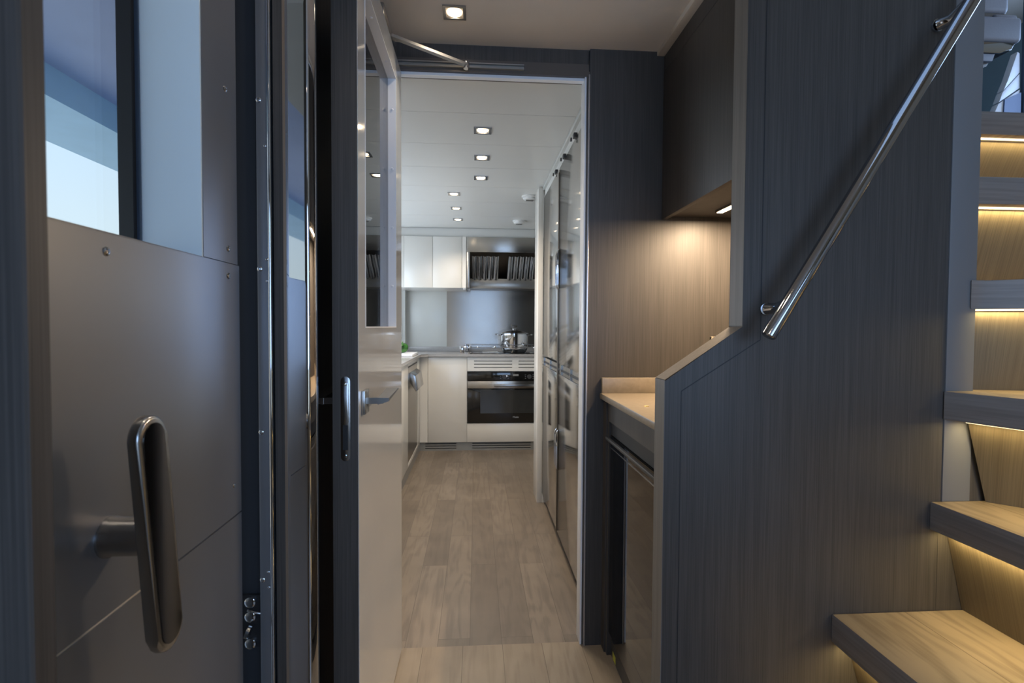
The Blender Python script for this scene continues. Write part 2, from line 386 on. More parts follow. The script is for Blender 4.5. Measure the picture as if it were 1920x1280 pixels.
# ---------------- hallway downlight ----------------
def downlight(x, y, z, w, label, group, power, cat='ceiling light', real=True, hole=.8):
    t = thing('ceiling_downlight', label, cat, (x, y, z), group)
    h = w/2; k = h*hole
    m = MB()
    m.box(x-h, x+h, y-h, y-k, z-.004, z+.002).box(x-h, x+h, y+k, y+h, z-.004, z+.002).box(x-h, x-k, y-k, y+k, z-.004, z+.002).box(x+k, x+h, y-k, y+k, z-.004, z+.002)
    m.build('bezel', SAT, t)
    MB().lathe([(k*.5, -.0005), (k*.86, -.0005), (k*.86, .001), (k*.5, .001)], (x, y, z-.0015), n=24).build('lens', BUL, t)
    l = lamp('downlight_lamp', 'SPOT', (x, y, z-.012), power, (1., .84, .66), spot=130, blend=.9, rad=.025)
    return t
downlight(-.072, 1.655, HC+.008, .072, 'square glowing downlight in the beige hallway ceiling', None, 9, hole=.75)

downlight(-.072, .75, HC+.008, .072, 'added unseen fill downlight in the hallway ceiling above the photographer', None, 6, hole=.75)  # out of view, added to warm the hallway and the door face
downlight(-.072, -.30, HC+.008, .072, 'added unseen fill downlight in the hallway ceiling behind the photographer', None, 6, hole=.75)  # second added lamp, unseen, for warm fill and glints
# ================================================================== GALLEY SHELL
GC = 2.084
m = MB(); ys = [1.90, 2.2396, 2.6192, 3.0, 3.41, 3.8222, 4.3, 4.83]
for a, b in zip(ys, ys[1:]): m.box(-1.2, .436 if a < 3.3 else 1.1, a+.0012, b-.0012, GC, GC+.02)
m.box(.436, 1.1, 1.90, 3.4088, GC, GC+.02)
m.box(-1.2, 1.1, 1.90, 5.5, GC+.021, GC+.04)
struct(m.build('ceiling_galley', WCE), 'white panelled galley ceiling', 'ceiling')
struct(box('trim_7', CRM, (.430, .470, 1.955, 3.36, 2.0605, GC-.001), bev=.002), 'cornice strip above the refrigerator', 'trim')
struct(MB().box(-1.2, 1.1, 4.84, 5.45, 2.004, GC).build('trim_8', WCE), 'white bulkhead above the hood and wall cabinets', 'trim')
wb = struct(box('wall_galley_back', CRM, (-1.2, 1.1, 5.401, 5.46, 0, GC)), 'galley end wall', 'wall')
struct(box('wall_galley_right', WCE, (1.05, 1.1, 1.90, 5.40, 0, GC)), 'galley side wall behind the refrigerator', 'wall')
m = MB(); WX0, WX1 = -1.2, -1.15
m.box(WX0, WX1, 1.90, 5.40, 0, 1.02).box(WX0, WX1, 1.90, 5.40, 1.72, GC).box(WX0, WX1, 1.90, 2.7, 1.02, 1.72).box(WX0, WX1, 5.1, 5.40, 1.02, 1.72)
struct(m.build('wall_galley_left', WCE), 'galley side wall with a long window', 'wall')
struct(box('window_2', WGLASS, (-1.18, -1.172, 2.7, 5.1, 1.02, 1.72)), 'long window above the galley worktop', 'window')
struct(MB().box(-.90, -.785, 5.20, 5.40, .96, 2.0).build('trim_9', WFR), 'white window side post in the galley corner', 'trim')
struct(box('trim_10', CRM, (-.785, -.722, 5.28, 5.40, .96, 1.54)), 'corner strip beside the pale wall panel', 'trim')
# wall near galley side left of the doorway
struct(box('wall_galley_front', WCE, (-1.2, -.335, 1.90, 1.95, 0, GC)), 'galley side of the doorway wall', 'wall')
struct(box('wall_galley_front_right', WCE, (.4014, 1.1, 1.90, 1.95, 0, GC)), 'galley side of the doorway wall by the refrigerator', 'wall')

# pale splash panel and steel splashback
tag(box('splash_panel', CRM, (-.722, -.307, 5.385, 5.40, .957, 1.545), bev=.001), 'pale cream splash panel left of the steel splashback', 'splash panel')
tag(box('steel_splashback', STL, (-.307, 1.04, 5.388, 5.40, .957, 1.60)), 'brushed steel splashback behind the hob', 'splashback')
sk = thing('galley_socket', 'small white switch plate on the corner strip', 'switch', (-.755, 5.28, 1.12))
box('plate', SLV, (-.768, -.750, 5.272, 5.28, 1.055, 1.17), sk, bev=.002)
box('rocker', WFR, (-.765, -.753, 5.268, 5.272, 1.09, 1.14), sk, bev=.001)

# ---------------- galley back run ----------------
FY = 4.815   # door plane
cw = thing('galley_cabinet', 'white lacquered corner base cabinet left of the oven', 'cabinet', (-.27, 5.1, 0))
box('body', WHT, (-.50, -.086, FY+.02, 5.38, .09, .885), cw)
box('door', WHT, (-.4475, -.0865, FY, FY+.018, .083, .884), cw, bev=.001)
box('filler', WHT, (-.5235, -.4505, FY+.003, FY+.019, .083, .884), cw)
oh = thing('oven_cabinet', 'white lacquered cabinet built around the oven', 'cabinet', (.38, 5.1, 0))
m = MB(); X0, X1 = -.083, .836
def slots(mb, x0, x1, xs, z0, z1, zs, h, y0, y1):
    """panel x0..x1, z0..z1 with real slots xs=[(a,b)] at heights zs"""
    zz = z0
    for z in zs:
        mb.box(x0, x1, y0, y1, zz, z-h/2); zz = z+h/2
        px = x0
        for a, b in xs:
            mb.box(px, a, y0, y1, z-h/2, z+h/2); px = b
        mb.box(px, x1, y0, y1, z-h/2, z+h/2)
    mb.box(x0, x1, y0, y1, zz, z1)
slots(m, X0, X1, [(-.020, .338), (.398, .756)], .750, .882, [.785, .816, .846], .007, FY, FY+.016)
m.build('vent_panel', WHT, oh, smooth=None)
box('vent_back', DGY, (X0, X1, FY+.03, FY+.04, .75, .882), oh)
box('drawer', WHT, (X0, X1, FY, FY+.018, .083, .2585), oh, bev=.001)
box('side_panel', WHT, (-.0855, -.0835, FY+.019, 5.38, .083, .885), oh)
box('side_panel', WHT, (.838, .856, FY+.0, 5.38, .083, .885), oh)
box('base_panel', WHT, (-.0835, .838, FY+.02, 5.38, .083, .10), oh)
pl = thing('plinth_grille', 'grey plinth grille below the oven and corner cabinet', 'plinth', (.2, 4.84, 0))
m = MB(); slots(m, -.53, .86, [(-.475, -.185), (-.035, .52)], .0, .082, [.022, .044, .066], .008, 4.832, 4.845)
m.build('panel', PLN, pl, smooth=None)
box('vent_back', BLK, (-.53, .86, 4.86, 4.865, 0, .08), pl)
# oven
ov = thing('oven', 'wide black glass built in oven with a steel handle', 'oven', (.37, 5.1, .26))
O0, O1 = -.0795, .826
box('body', DGY, (O0+.01, O1-.01, FY+.03, 5.3, .268, .738), ov)
cp = box('control_panel', BGL, (O0, O1, FY-.012, FY+.03, .660, .745), ov, bev=.001)
for cx, w in ((.265, .030), (.335, .0), (.50, .03)):
    if w:
        for dz in (.684, .700, .716):
            for dx in (-.036, .036): box('button', MUT, (cx+dx-.006, cx+dx+.006, FY-.0135, FY-.0122, dz-.002, dz+.002), cp)
        
        MB().lathe([(.017, -.003), (.017, 0), (.012, .0)], (cx, FY-.012, .700), axis='y').build('dial', DGY, cp)
        ring = MB(); ring.tube([(cx+.019*math.cos(a), FY-.0135, .700+.019*math.sin(a)) for a in [2*PI*k/24 for k in range(25)]], .0009, 6)
        ring.build('dial_ring', MUT, cp)
box('display', P('display_grey', (.22, .22, .21), .3), (.345, .398, FY-.0135, FY-.012, .706, .724), cp)
m = MB()
m.box(.285-.03, .285-.012, FY-.0137, FY-.012, .694, .702).box(.278, .292, FY-.0137, FY-.012, .698, .712).build('indicator', DSP, cp)
box('door_rail', STL, (O0, O1, FY-.014, FY+.03, .590, .657), ov, bev=.001)
box('door_glass', BGL, (O0, O1, FY-.008, FY+.03, .266, .588), ov, bev=.001)
box('oven_window', OVG, (.040, .705, FY-.0095, FY-.0075, .355, .575), ov)
oha = MB(); oha.box(.165, .580, FY-.060, FY-.042, .607, .633, bev=.004)
ho = oha.build('handle', SAT, ov)
for bx in (.18, .545): box('bracket', SAT, (bx, bx+.02, FY-.045, FY-.010, .612, .628), ho)
fc = bpy.data.curves.new('mark', 'FONT'); fc.body = 'Miele'; fc.size = .026; fc.extrude = .0004; fc.align_x = 'CENTER'
to = bpy.data.objects.new('mark_curve', fc); me = bpy.data.meshes.new_from_object(to)
bpy.data.objects.remove(to)
me.materials.append(P('silver_print', (.6, .6, .6), .3, .6))
lo = bpy.data.objects.new('brand_mark', me); C.objects.link(lo)
lo.location = (.3733, FY-.0092, .309); lo.rotation_euler = (PI/2, 0, 0); lo.parent = ov; lo.matrix_parent_inverse = inv(ov)
# worktop, L-shaped
wt = thing('galley_worktop', 'grey quartz L shaped worktop in the galley', 'worktop', (-.3, 4.6, .89))
MB().prism([(-1.148, 1.96), (-.508, 1.96), (-.508, 4.735), (-.445, 4.795), (1.04, 4.795), (1.04, 5.384), (-1.148, 5.384)], .887, .910, bev=.002).build('worktop', GST, wt)
box('upstand', GST, (-1.148, 1.04, 5.372, 5.3995, .910, .957), wt, bev=.001)
# hob
hb = thing('induction_hob', 'black glass hob set in the grey worktop', 'hob', (.37, 5.05, .91))
box('glass', BGL, (-.06, .80, 4.86, 5.30, .9102, .915), hb, bev=.001)
for cx, cy in ((.14, 4.97), (.14, 5.19), (.60, 4.97), (.60, 5.19)):
    MB().tube([(cx+.08*math.cos(a), cy+.08*math.sin(a), .9155) for a in [2*PI*k/32 for k in range(33)]], .0007, 4).build('heating_zone', SLV, hb)
# fiddle rail round the hob
fr = thing('hob_rail', 'polished pot rail fixed round the hob', 'rail', (.3, 4.88, .91))
RZ = .975
for (x, y) in ((-.135, 4.84), (-.095, 5.34), (.87, 4.84), (.87, 5.34)):
    MB().box(x-.019, x+.019, y-.012, y+.012, .9102, RZ+.010, bev=.004).build('post', CHR, fr)
MB().tube([(-.135, 4.84, RZ), (.87, 4.84, RZ)], .0045, 12).build('rail', CHR, fr)
MB().tube([(-.095, 5.34, RZ+.006), (.87, 5.34, RZ+.006)], .0045, 12).build('rail', CHR, fr)
MB().tube([(-.135, 4.84, RZ), (-.095, 5.34, RZ+.006)], .0045, 12).build('rail', CHR, fr)
for x in (-.055, .175, .555):
    MB().tube([(x-.004, 4.83, RZ-.002), (x+.004, 5.35, RZ+.008)], .0035, 10).build('cross_rail', CHR, fr)
    k = MB().sphere((x, 4.832, RZ), .0125, 16, 10).sphere((x-.012, 4.832, RZ-.006), .009, 12, 8)
    k.build('clamp', CHR, fr)
# pot
px, py, pz = .372, 5.03, .9152
pot = thing('cooking_pot', 'shiny steel cooking pot with black knobbed glass lid on the hob', 'pot', (px, py, pz))
R = .134
MB().lathe([(.098, 0), (.112, .004), (.128, .03), (R, .048), (R, .182), (R+.005, .187), (R-.002, .190), (R-.005, .184), (R-.005, .05), (.09, .012), (.01, .012)], (px, py, pz), n=48).build('body', CHR, pot)
ld = MB().lathe([(R+.003, .187), (R+.003, .191), (.115, .203), (.075, .219), (.03, .226), (.01, .228), (.01, .224), (.075, .214), (.113, .199), (R-.004, .189)], (px, py, pz), n=48).build('lid', CHR, pot)
MB().lathe([(.018, .226), (.022, .238), (.026, .243)], (px, py, pz), n=24).build('lid_collar', SAT, ld)
MB().lathe([(.026, .243), (.033, .246), (.034, .262), (.028, .268), (.01, .269)], (px, py, pz), n=24).build('lid_knob', DGY, ld)
for sx in (-1, 1):
    h = MB(); h.tube([(px+sx*(R-.002), py-.045, pz+.165), (px+sx*(R+.022), py-.045, pz+.172), (px+sx*(R+.040), py-.03, pz+.176), (px+sx*(R+.043), py, pz+.177), (px+sx*(R+.040), py+.03, pz+.176), (px+sx*(R+.022), py+.045, pz+.172), (px+sx*(R-.002), py+.045, pz+.165)], .0045, 10)
    ho = h.build('handle', CHR, pot)
    g = MB(); g.tube([(px+sx*(R+.038), py-.034, pz+.176), (px+sx*(R+.043), py, pz+.177), (px+sx*(R+.038), py+.034, pz+.176)], .008, 12); g.build('grip', DGY, ho)
# hood
hd = thing('extractor_hood', 'stainless steel extractor hood with baffle filters above the hob', 'hood', (.37, 5.1, 1.52))
H0, H1 = -.093, .84
box('front_panel', STL, (H0, H1, 4.822, 4.84, 1.862, 2.002), hd, bev=.002)
MB().box(H0, H0+.030, 4.824, 5.385, 1.532, 1.862, bev=.001).build('side_panel', STL, hd)
MB().box(H1-.030, H1, 4.824, 5.385, 1.532, 1.862, bev=.001).build('side_panel', STL, hd)
MB().prism([(4.84, 2.0), (5.385, 2.0), (5.385, 1.60), (5.16, 1.66), (4.86, 1.862), (4.84, 1.862)], H0+.031, H1-.031, axis='x').build('body', STD, hd)
MB().box(H0+.031, H1-.031, 5.10, 5.115, 1.545, 1.642, bev=.001).box(H0+.031, H1-.031, 5.115, 5.38, 1.545, 1.551).build('grease_tray', STD, hd)
def baffle(x0, x1, n):
    m = MB(); w = (x1-x0)/n
    a = Vector((0, 4.872, 1.838)); b = Vector((0, 5.098, 1.640)); nrm = Vector((0, -(b.z-a.z)*-1, -(b.y-a.y))).normalized()
    nrm = Vector((0, -.66, -.75))
    for i in range(n):
        pts = []
        for k in range(9):
            t = k/8; x = x0+w*(i+.07+.86*t); hgt = .004+.013*math.sin(PI*t)
            pts.append((x, hgt))
        va = [m.bm.verts.new(Vector((x, a.y, a.z)) + nrm*h) for x, h in pts]
        vb = [m.bm.verts.new(Vector((x, b.y, b.z)) + nrm*h) for x, h in pts]
        for k in range(8): m.bm.faces.new((va[k], va[k+1], vb[k+1], vb[k]))
    return m
for a, b in ((-.048, .215), (.30, .565), (.60, .80)):
    baffle(a, b, 5 if b-a > .22 else 4).build('filter', P('filter_steel', (.62, .62, .64), .12, 1.), hd)
MB().box(-.125, -.095, 4.85, 4.89, 1.515, 1.530, bev=.003).build('corner_bracket', SLV, hd)
# wall cabinets left of hood
gu = thing('galley_wall_cabinet', 'white two door wall cabinet left of the hood', 'cabinet', (-.4, 5.1, 1.53))
box('body', WHT, (-.735, -.0985, 4.842, 5.384, 1.53, 2.0), gu)
box('door', WHT, (-.668, -.4075, 4.823, 4.841, 1.528, 2.001), gu, bev=.001)
box('door', WHT, (-.405, -.137, 4.823, 4.841, 1.528, 2.001), gu, bev=.001)
box('filler', WHT, (-.134, -.0975, 4.825, 4.841, 1.528, 2.001), gu)
box('filler', WHT, (-.735, -.670, 4.825, 4.841, 1.528, 2.001), gu)

# ---------------- galley left run ----------------
lc = thing('side_cabinet', 'white lacquered side cabinet run left of the galley floor', 'cabinet', (-.8, 3.5, 0))
box('body', WHT, (-1.14, -.545, 1.96, 4.80, .075, .885), lc)
box('door', WHT, (-.543, -.521, 1.96, 2.80, .077, .884), lc, bev=.001)
box('door', WHT, (-.543, -.521, 2.803, 3.40, .077, .884), lc, bev=.001)
box('door', WHT, (-.543, -.521, 3.403, 3.975, .077, .884), lc, bev=.001)
box('door', WHT, (-.543, -.521, 4.615, 4.806, .077, .884), lc, bev=.001)
for za, zb in ((.077, .105), (.862, .884)): box('rail', WHT, (-.543, -.521, 3.978, 4.612, za, zb), lc)
box('plinth', PLN, (-1.14, -.524, 1.96, 4.82, 0, .07), lc)
dw = thing('dishwasher', 'stainless steel dishwasher with a hinged handle in the side cabinet', 'dishwasher', (-.54, 4.3, .1))
box('door', STD, (-.543, -.5235, 3.985, 4.605, .107, .860), dw)
box('recess', BLK, (-.5236, -.5230, 4.0, 4.59, .845, .857), dw)
m = MB(); m.prism([(-.523, .800), (-.480, .775), (-.462, .660), (-.478, .650), (-.523, .725)], 4.10, 4.55, axis='y', bev=.003)
m.build('handle', SAT, dw)
# vegetable and board
bd = tag(box('cutting_board', MRB, (-1.05, -.535, 4.36, 4.80, .9105, .932), bev=.004), 'white board under the green vegetable', 'cutting board')
vg = thing('green_pepper', 'shiny green vegetable on the white board', 'vegetable', (-.655, 4.6, .932))
m = MB(); n = 40
bmv = []
for j in range(17):
    t = j/16*PI; ring = []
    for k in range(n):
        a = 2*PI*k/n; lob = 1+.10*math.cos(4*a+.4)*math.sin(t)**.6
        r = .050*math.sin(t)**.8*lob if 0 < j < 16 else .001
        z = .0455-.0455*math.cos(t)*(1-.18*math.exp(-(r/.018)**2)*(1 if j > 8 else .3))
        ring.append(m.bm.verts.new((-.655+r*math.cos(a), 4.6+r*math.sin(a), .932+z)))
    bmv.append(ring)
for a, b in zip(bmv, bmv[1:]):
    for k in range(n): m.bm.faces.new((a[k], a[(k+1) % n], b[(k+1) % n], b[k]))
m.bm.faces.new(bmv[0][::-1]); m.bm.faces.new(bmv[-1])
m.build('flesh', GRN, vg, smooth=80)
MB().tube([(-.655, 4.6, 1.008), (-.654, 4.601, 1.02), (-.650, 4.603, 1.030)], [.006, .005, .006], 10).build('stem', P('stem_green', (.12, .25, .05), .6), vg)

# ---------------- refrigerator wall ----------------
FX = .4385
rf = thing('refrigerator', 'tall mirror finish steel refrigerator on the right of the galley', 'refrigerator', (.75, 2.8, 0))
box('body', DGY, (FX+.03, 1.04, 1.96, 3.362, .06, 2.01), rf)
box('plinth', DGY, (FX+.04, 1.04, 1.96, 3.362, 0, .059), rf)
def rdoor(y0, y1, z0, z1, name='door'):
    return box(name, FRG, (FX, FX+.028, y0, y1, z0, z1), rf, bev=.0015)
d1 = rdoor(2.760, 3.362, .984, 2.012); d2 = rdoor(1.965, 2.732, .972, 2.012)
d3 = rdoor(2.760, 3.362, .065, .920); d4 = rdoor(1.965, 2.732, .065, .920)
box('center_strip', BRZ, (FX-.002, FX+.03, 2.7335, 2.7585, .065, 1.992), rf)
box('divider', STL, (FX+.004, FX+.03, 1.965, 3.362, .921, .971), rf)
box('divider_groove', BLK, (FX+.001, FX+.0042, 1.97, 3.33, .938, .949), rf)
for y in (2.36, 2.62, 3.02, 3.3): box('hinge_cover', SAT, (FX-.002, FX+.004, y, y+.012, .921, .971), rf)
def rhandle(y, z0, z1, par):
    m = MB(); m.prism([(FX-.001, z0), (FX-.010, z0+.012), (FX-.0125, z0+.03), (FX-.0125, z1-.03), (FX-.010, z1-.012), (FX-.001, z1)], y-.008, y+.008, axis='y', bev=.002)
    m.build('handle', CHR, par)
rhandle(2.722, 1.373, 1.585, d2); rhandle(2.770, 1.373, 1.585, d1)
rhandle(2.722, .400, .618, d4); rhandle(2.770, .400, .618, d3)
box('fascia', WCE, (FX+.006, FX+.03, 1.96, 3.362, 2.0125, 2.060), rf)
for y in (2.28, 2.56, 2.82):
    la = MB().box(FX-.010, FX+.008, y, y+.032, 2.012, 2.034, bev=.004).build('latch', DGY, rf)
    MB().lathe([(.009, 0), (.009, -.006), (.003, -.007)], (FX-.009, y+.055, 2.020), axis='x', n=16).build('latch_button', DGY, la)
tp = thing('tall_end_panel', 'narrow white full height end panel beside the refrigerator', 'panel', (.42, 3.5, 0))
box('panel', WHT, (.404, .4375, 3.366, 3.56, 0, GC-.001), tp, bev=.0015)
box('foot', WHT, (.4380, .4640, 3.366, 3.56, 0, .064), tp)
# ceiling things in galley
gd = [(.0263, 2.4264), (.0267, 2.8132), (.0242, 3.1937), (-.1579, 3.5927), (-.1602, 4.026), (-.1608, 4.4434)]
gl = ['square downlight in the galley ceiling, nearest the doorway', 'square downlight in the galley ceiling, second from the doorway',
      'square downlight in the galley ceiling, last of the near straight row of three', 'square downlight in the galley ceiling, first of the far left row of three',
      'square downlight in the galley ceiling, middle of the far left row of three', 'square downlight in the galley ceiling, closest to the wall cabinets']
for (x, y), lb in zip(gd, gl): downlight(x, y, GC, .082, lb, 'galley ceiling downlights', 25, hole=.72)
for (x, y), lb in (((.3699, 3.6174), 'round white ceiling detector, the nearer one by the end panel'), ((.3647, 4.4596), 'round white ceiling detector, the farther one above the hob')):
    t = thing('smoke_detector', lb, 'smoke detector', (x, y, GC), 'galley ceiling detectors')
    MB().lathe([(.055, .0), (.055, -.008), (.046, -.012), (.044, -.022), (.034, -.028), (.004, -.029)], (x, y, GC), n=32).build('body', SLV, t)
    m = MB()
    for k in range(-4, 5): m.box(x+k*.006-.0012, x+k*.006+.0012, y-.02, y+.02, GC-.0305, GC-.028)
    m.build('grille', DGY, t)
br = tag(box('ceiling_bracket', WHT, (-.52, -.45, 2.60, 2.66, 2.06, GC-.001), bev=.003), 'small white bracket under the galley ceiling by the open door', 'bracket')

# ================================================================== GALLEY DOOR (open towards the camera)
gdoor = struct(thing('door_2', 'open white lacquered galley door with a window and dark veneer edge', 'door', (-.29, 1.83, 0)))
LX0, LX1, LY0, LY1, LT = -.3190, -.2630, 1.165, 1.832, 2.048
wy0, wy1, wz0, wz1 = 1.245, 1.712, 1.165, 1.972
m = MB()
x1 = LX1
for a in ((LY0+.004, wy0, .012, LT), (wy1, LY1, .012, LT), (wy0, wy1, .012, wz0), (wy0, wy1, wz1, LT)):
    m.box(LX1-.006, x1, a[0], a[1], a[2], a[3])
m.build('white_face', WGL, gdoor, smooth=None)
m = MB()
for a in ((LY0, wy0, .012, LT), (wy1, LY1, .012, LT), (wy0, wy1, .012, wz0), (wy0, wy1, wz1, LT)):
    m.box(LX0, LX1-.006, a[0], a[1], a[2], a[3])
m.box(LX1-.0061, LX1-.001, LY0, LY0+.004, .012, LT)
m.build('leaf_core', V, gdoor, smooth=None)['label'] = 'dark veneer core and edge'
# window reveal lining + screws + glass
GXP = -.288
m = MB(); t = .003
m.box(GXP, LX1+.0008, wy0-.0005, wy0+t, wz0, wz1).box(GXP, LX1+.0008, wy1-t, wy1+.0005, wz0, wz1).box(GXP, LX1+.0008, wy0, wy1, wz1-t, wz1+.0005).box(GXP, LX1+.0008, wy0, wy1, wz0-.0005, wz0+t)
wf = m.build('window_frame', WFR, gdoor)
def dome(c, ax, r, par, mat=WFR, name='screw'):
    m = MB(); n = 14
    prof = [(r, 0), (r*.95, r*.18), (r*.75, r*.34), (r*.45, r*.40), (r*.40, r*.22), (r*.05, r*.22)]
    m.lathe([(p[0], p[1]*ax[1]) for p in prof], c, axis=ax[0], n=n); return m.build(name, mat, par)
for z in (1.30, 1.49, 1.68, 1.87): dome((-.275, wy1-t, z), ('y', -1), .0042, wf)
for y in (1.38, 1.60): dome((-.275, y, wz1-t), ('z', -1), .0042, wf)
box('glass', DGLASS, (GXP-.004, GXP, wy0, wy1, wz0, wz1), gdoor)
box('glass_backing', BLK, (GXP-.02, GXP-.016, wy0, wy1, wz0, wz1), gdoor)
# lever handle galley side and hall side
def lever(sx, x):
    r = box('rosette', SAT, (min(x, x+sx*.008), max(x, x+sx*.008), 1.195, 1.245, .965, 1.020), gdoor, bev=.001)
    m = MB(); m.box(min(x, x+sx*.046), max(x, x+sx*.046), 1.214, 1.228, .988, 1.002)
    xx = x+sx*.046
    # flat tapering lever blade
    P0 = [(xx-sx*.012, 1.212, 1.002), (xx+sx*.014, 1.212, 1.002), (xx+sx*.014, 1.212, .994), (xx-sx*.012, 1.212, .986)]
    P1 = [(xx-sx*.014, 1.345, 1.010), (xx+sx*.016, 1.345, 1.010), (xx+sx*.016, 1.345, 1.007), (xx-sx*.014, 1.345, 1.006)]
    a = [m.bm.verts.new(p) for p in P0]; b = [m.bm.verts.new(p) for p in P1]
    m.bm.faces.new(a); m.bm.faces.new(b[::-1])
    for i in range(4): m.bm.faces.new((a[i], b[i], b[(i+1) % 4], a[(i+1) % 4]))
    m.build('lever', SAT, r)
lever(1, LX1); lever(-1, LX0)
# latch forend on the edge (faces the camera)
def stadium(cx, cz, w, h, n=12):
    r = w/2; pts = []
    for k in range(n+1): a = PI*k/n; pts.append((cx+r*math.cos(a), cz+h/2-r+r*math.sin(a)))
    for k in range(n+1): a = PI+PI*k/n; pts.append((cx+r*math.cos(a), cz-h/2+r+r*math.sin(a)))
    return pts
lx = -.2905
lf = MB().prism(stadium(lx, .962, .021, .190), LY0-.0022, LY0+.001, axis='y', bev=.0006).build('latch_plate', SAT, gdoor)
MB().prism(stadium(lx, .998, .0155, .095, 8), LY0-.0045, LY0-.0020, axis='y', bev=.0008).build('latch_bolt', SAT, lf)
box('strike_slot', BLK, (lx-.0055, lx+.0055, LY0-.0026, LY0-.002, .892, .948), lf)
dome((lx, LY0-.0040, 1.040), ('y', -1), .0045, lf, CHR); dome((lx, LY0-.0022, .879), ('y', -1), .0042, lf, CHR)
# door closer: channel on header and slim arm
dc = thing('door_closer', 'slim sliding arm door closer above the galley doorway', 'door closer', (0, 1.8, 2.08))
m = MB(); m.box(-.34, .1645, 1.824, 1.836, 2.086, 2.090).box(-.34, .1645, 1.824, 1.836, 2.072, 2.076).box(-.34, .1645, 1.832, 1.836, 2.076, 2.086)
m.build('channel', ALU, dc)
def bar(name, a, b, w, h, mat, par):
    a = Vector(a); b = Vector(b); d = (b-a).normalized(); n = Vector((-d.y, d.x, 0)).normalized()*w/2; u = Vector((0, 0, h/2))
    m = MB(); A = [m.bm.verts.new(a+q) for q in (n+u, n-u, -n-u, -n+u)]; B = [m.bm.verts.new(b+q) for q in (n+u, n-u, -n-u, -n+u)]
    m.bm.faces.new(A); m.bm.faces.new(B[::-1])
    for i in range(4): m.bm.faces.new((A[i], B[i], B[(i+1) % 4], A[(i+1) % 4]))
    return m.build(name, mat, par)
bar('arm', (-.31, 1.62, 2.072), (-.037, 1.80, 2.068), .016, .009, ALU, dc)
MB().lathe([(.010, -.014), (.010, .008), (.004, .008)], (-.037, 1.802, 2.070), n=20).build('pivot_pin', CHR, dc)
box('closer_body', SAT, (-.318, -.264, 1.50, 1.74, 2.050, 2.085), dc, bev=.003)

# ================================================================== LEFT SIDE: outer door, jamb
od = struct(thing('door_1', 'satin grey metal outer door with a glass window and a large lever', 'door', (-.42, .65, 0)))
PX = -.42; E = .9455
# window opening: Y .352..0.8275, z 1.2745..HC
wyb, wzb = .8275, 1.2745
m = MB(); m.box(PX-.10, PX, .352, E, 0, .8345).box(PX-.10, PX, .352, E, .8375, wzb)
m.box(PX-.10, PX-.004, .352, E, .83, .84)
lp = m.build('lower_panel', PNL, od, smooth=None)
box('joint', P('pale_joint', (.55, .5, .42), .4), (PX-.004, PX-.0008, .40, .72, .8345, .8375), lp)
box('side_frame', PNL, (PX-.10, PX, wyb, E-.006, wzb+.0012, HC), od)
m = MB(); m.box(PX-.094, PX-.001, wyb-.0035, wyb-.0003, wzb, HC).build('reveal', LGT, od)
m = MB(); m.box(PX-.096, PX, .352, wyb-.004, wzb-.0005, wzb+.0008).build('sill', PNL, od)
MB().box(PX-.115, PX-.094, wyb-.014, wyb+.0, wzb, HC).build('seal', BLK, od)
box('seal_edge', P('dark_blue_seal', (.06, .09, .14), .3), (PX-.0945, PX-.088, wyb-.0060, wyb-.0036, wzb, HC), od)
box('glass', WGLASS, (PX-.120, PX-.115, .33, wyb+.0, wzb-.02, HC), od)
for (y, z, r) in ((.617, 1.2529, .0056), (.9009, 1.5636, .0056), (.9062, 1.2993, .0056), (.9052, 1.2532, .0056), (.9184, .8896, .0038), (.9009, 1.85, .0056)):
    dome((PX, y, z), ('x', 1), r, od, CHR)
# handle
hy, hz = .6135, .9265
hn = MB().lathe([(.0235, 0), (.0235, .003), (.0215, .006), (.0215, .060)], (PX, hy, hz), axis='x', n=32).build('handle_stem', SAT, od)
def grip_outline(w, top, bot, n=10, yc=(.5785, .6065)):
    pts = []; r = w/2
    for k in range(n+1): a = PI*k/n; pts.append((yc[0]+r*math.cos(a), top-r+r*math.sin(a)))
    for k in range(n+1): a = PI+PI*k/n; pts.append((yc[1]+r*math.cos(a), bot+r+r*math.sin(a)))
    return pts
gp = MB().prism(grip_outline(.050, 1.072, .797), -.362, -.348, axis='x', bev=.0045, seg=4).build('grip', SAT, hn)
MB().prism(grip_outline(.037, 1.064, .806, 14), -.3479, -.3470, axis='x').build('grip_face', P('dark_polished_steel', (.10, .09, .08), .06, 1.), gp)
# black recess with rollers
struct(box('wall_left', V, (-.46, -.423, 1.02, 1.842, 0, HC)), 'dark veneer wall behind the open galley door', 'wall')
YJ = .985
rc = thing('lock_recess', 'black rubber sealed recess with lock rollers beside the outer door', 'lock', (-.42, 1.0, .6))
box('seal', P('black_seal', (.02, .024, .032), .45), (-.4600, -.4052, 1.005, 1.018, 0, HC), rc)
box('lock_plate', BLK, (-.456, -.4055, .997, 1.0048, .555, .655), rc)
for z in (.643, .615, .563): MB().lathe([(.0105, 0), (.010, -.004), (.006, -.006), (.003, -.006)], (-.4275, .9968, z), axis='y', n=20).build('roller', CHR, rc)
MB().tube([(-.430, .985, .592), (-.424, .985, .590)], .012, 16).build('roller', SAT, rc)
MB().tube([(-.432, .993, .628), (-.418, .990, .6255), (-.408, .993, .622)], .002, 8).build('spring', SAT, rc)
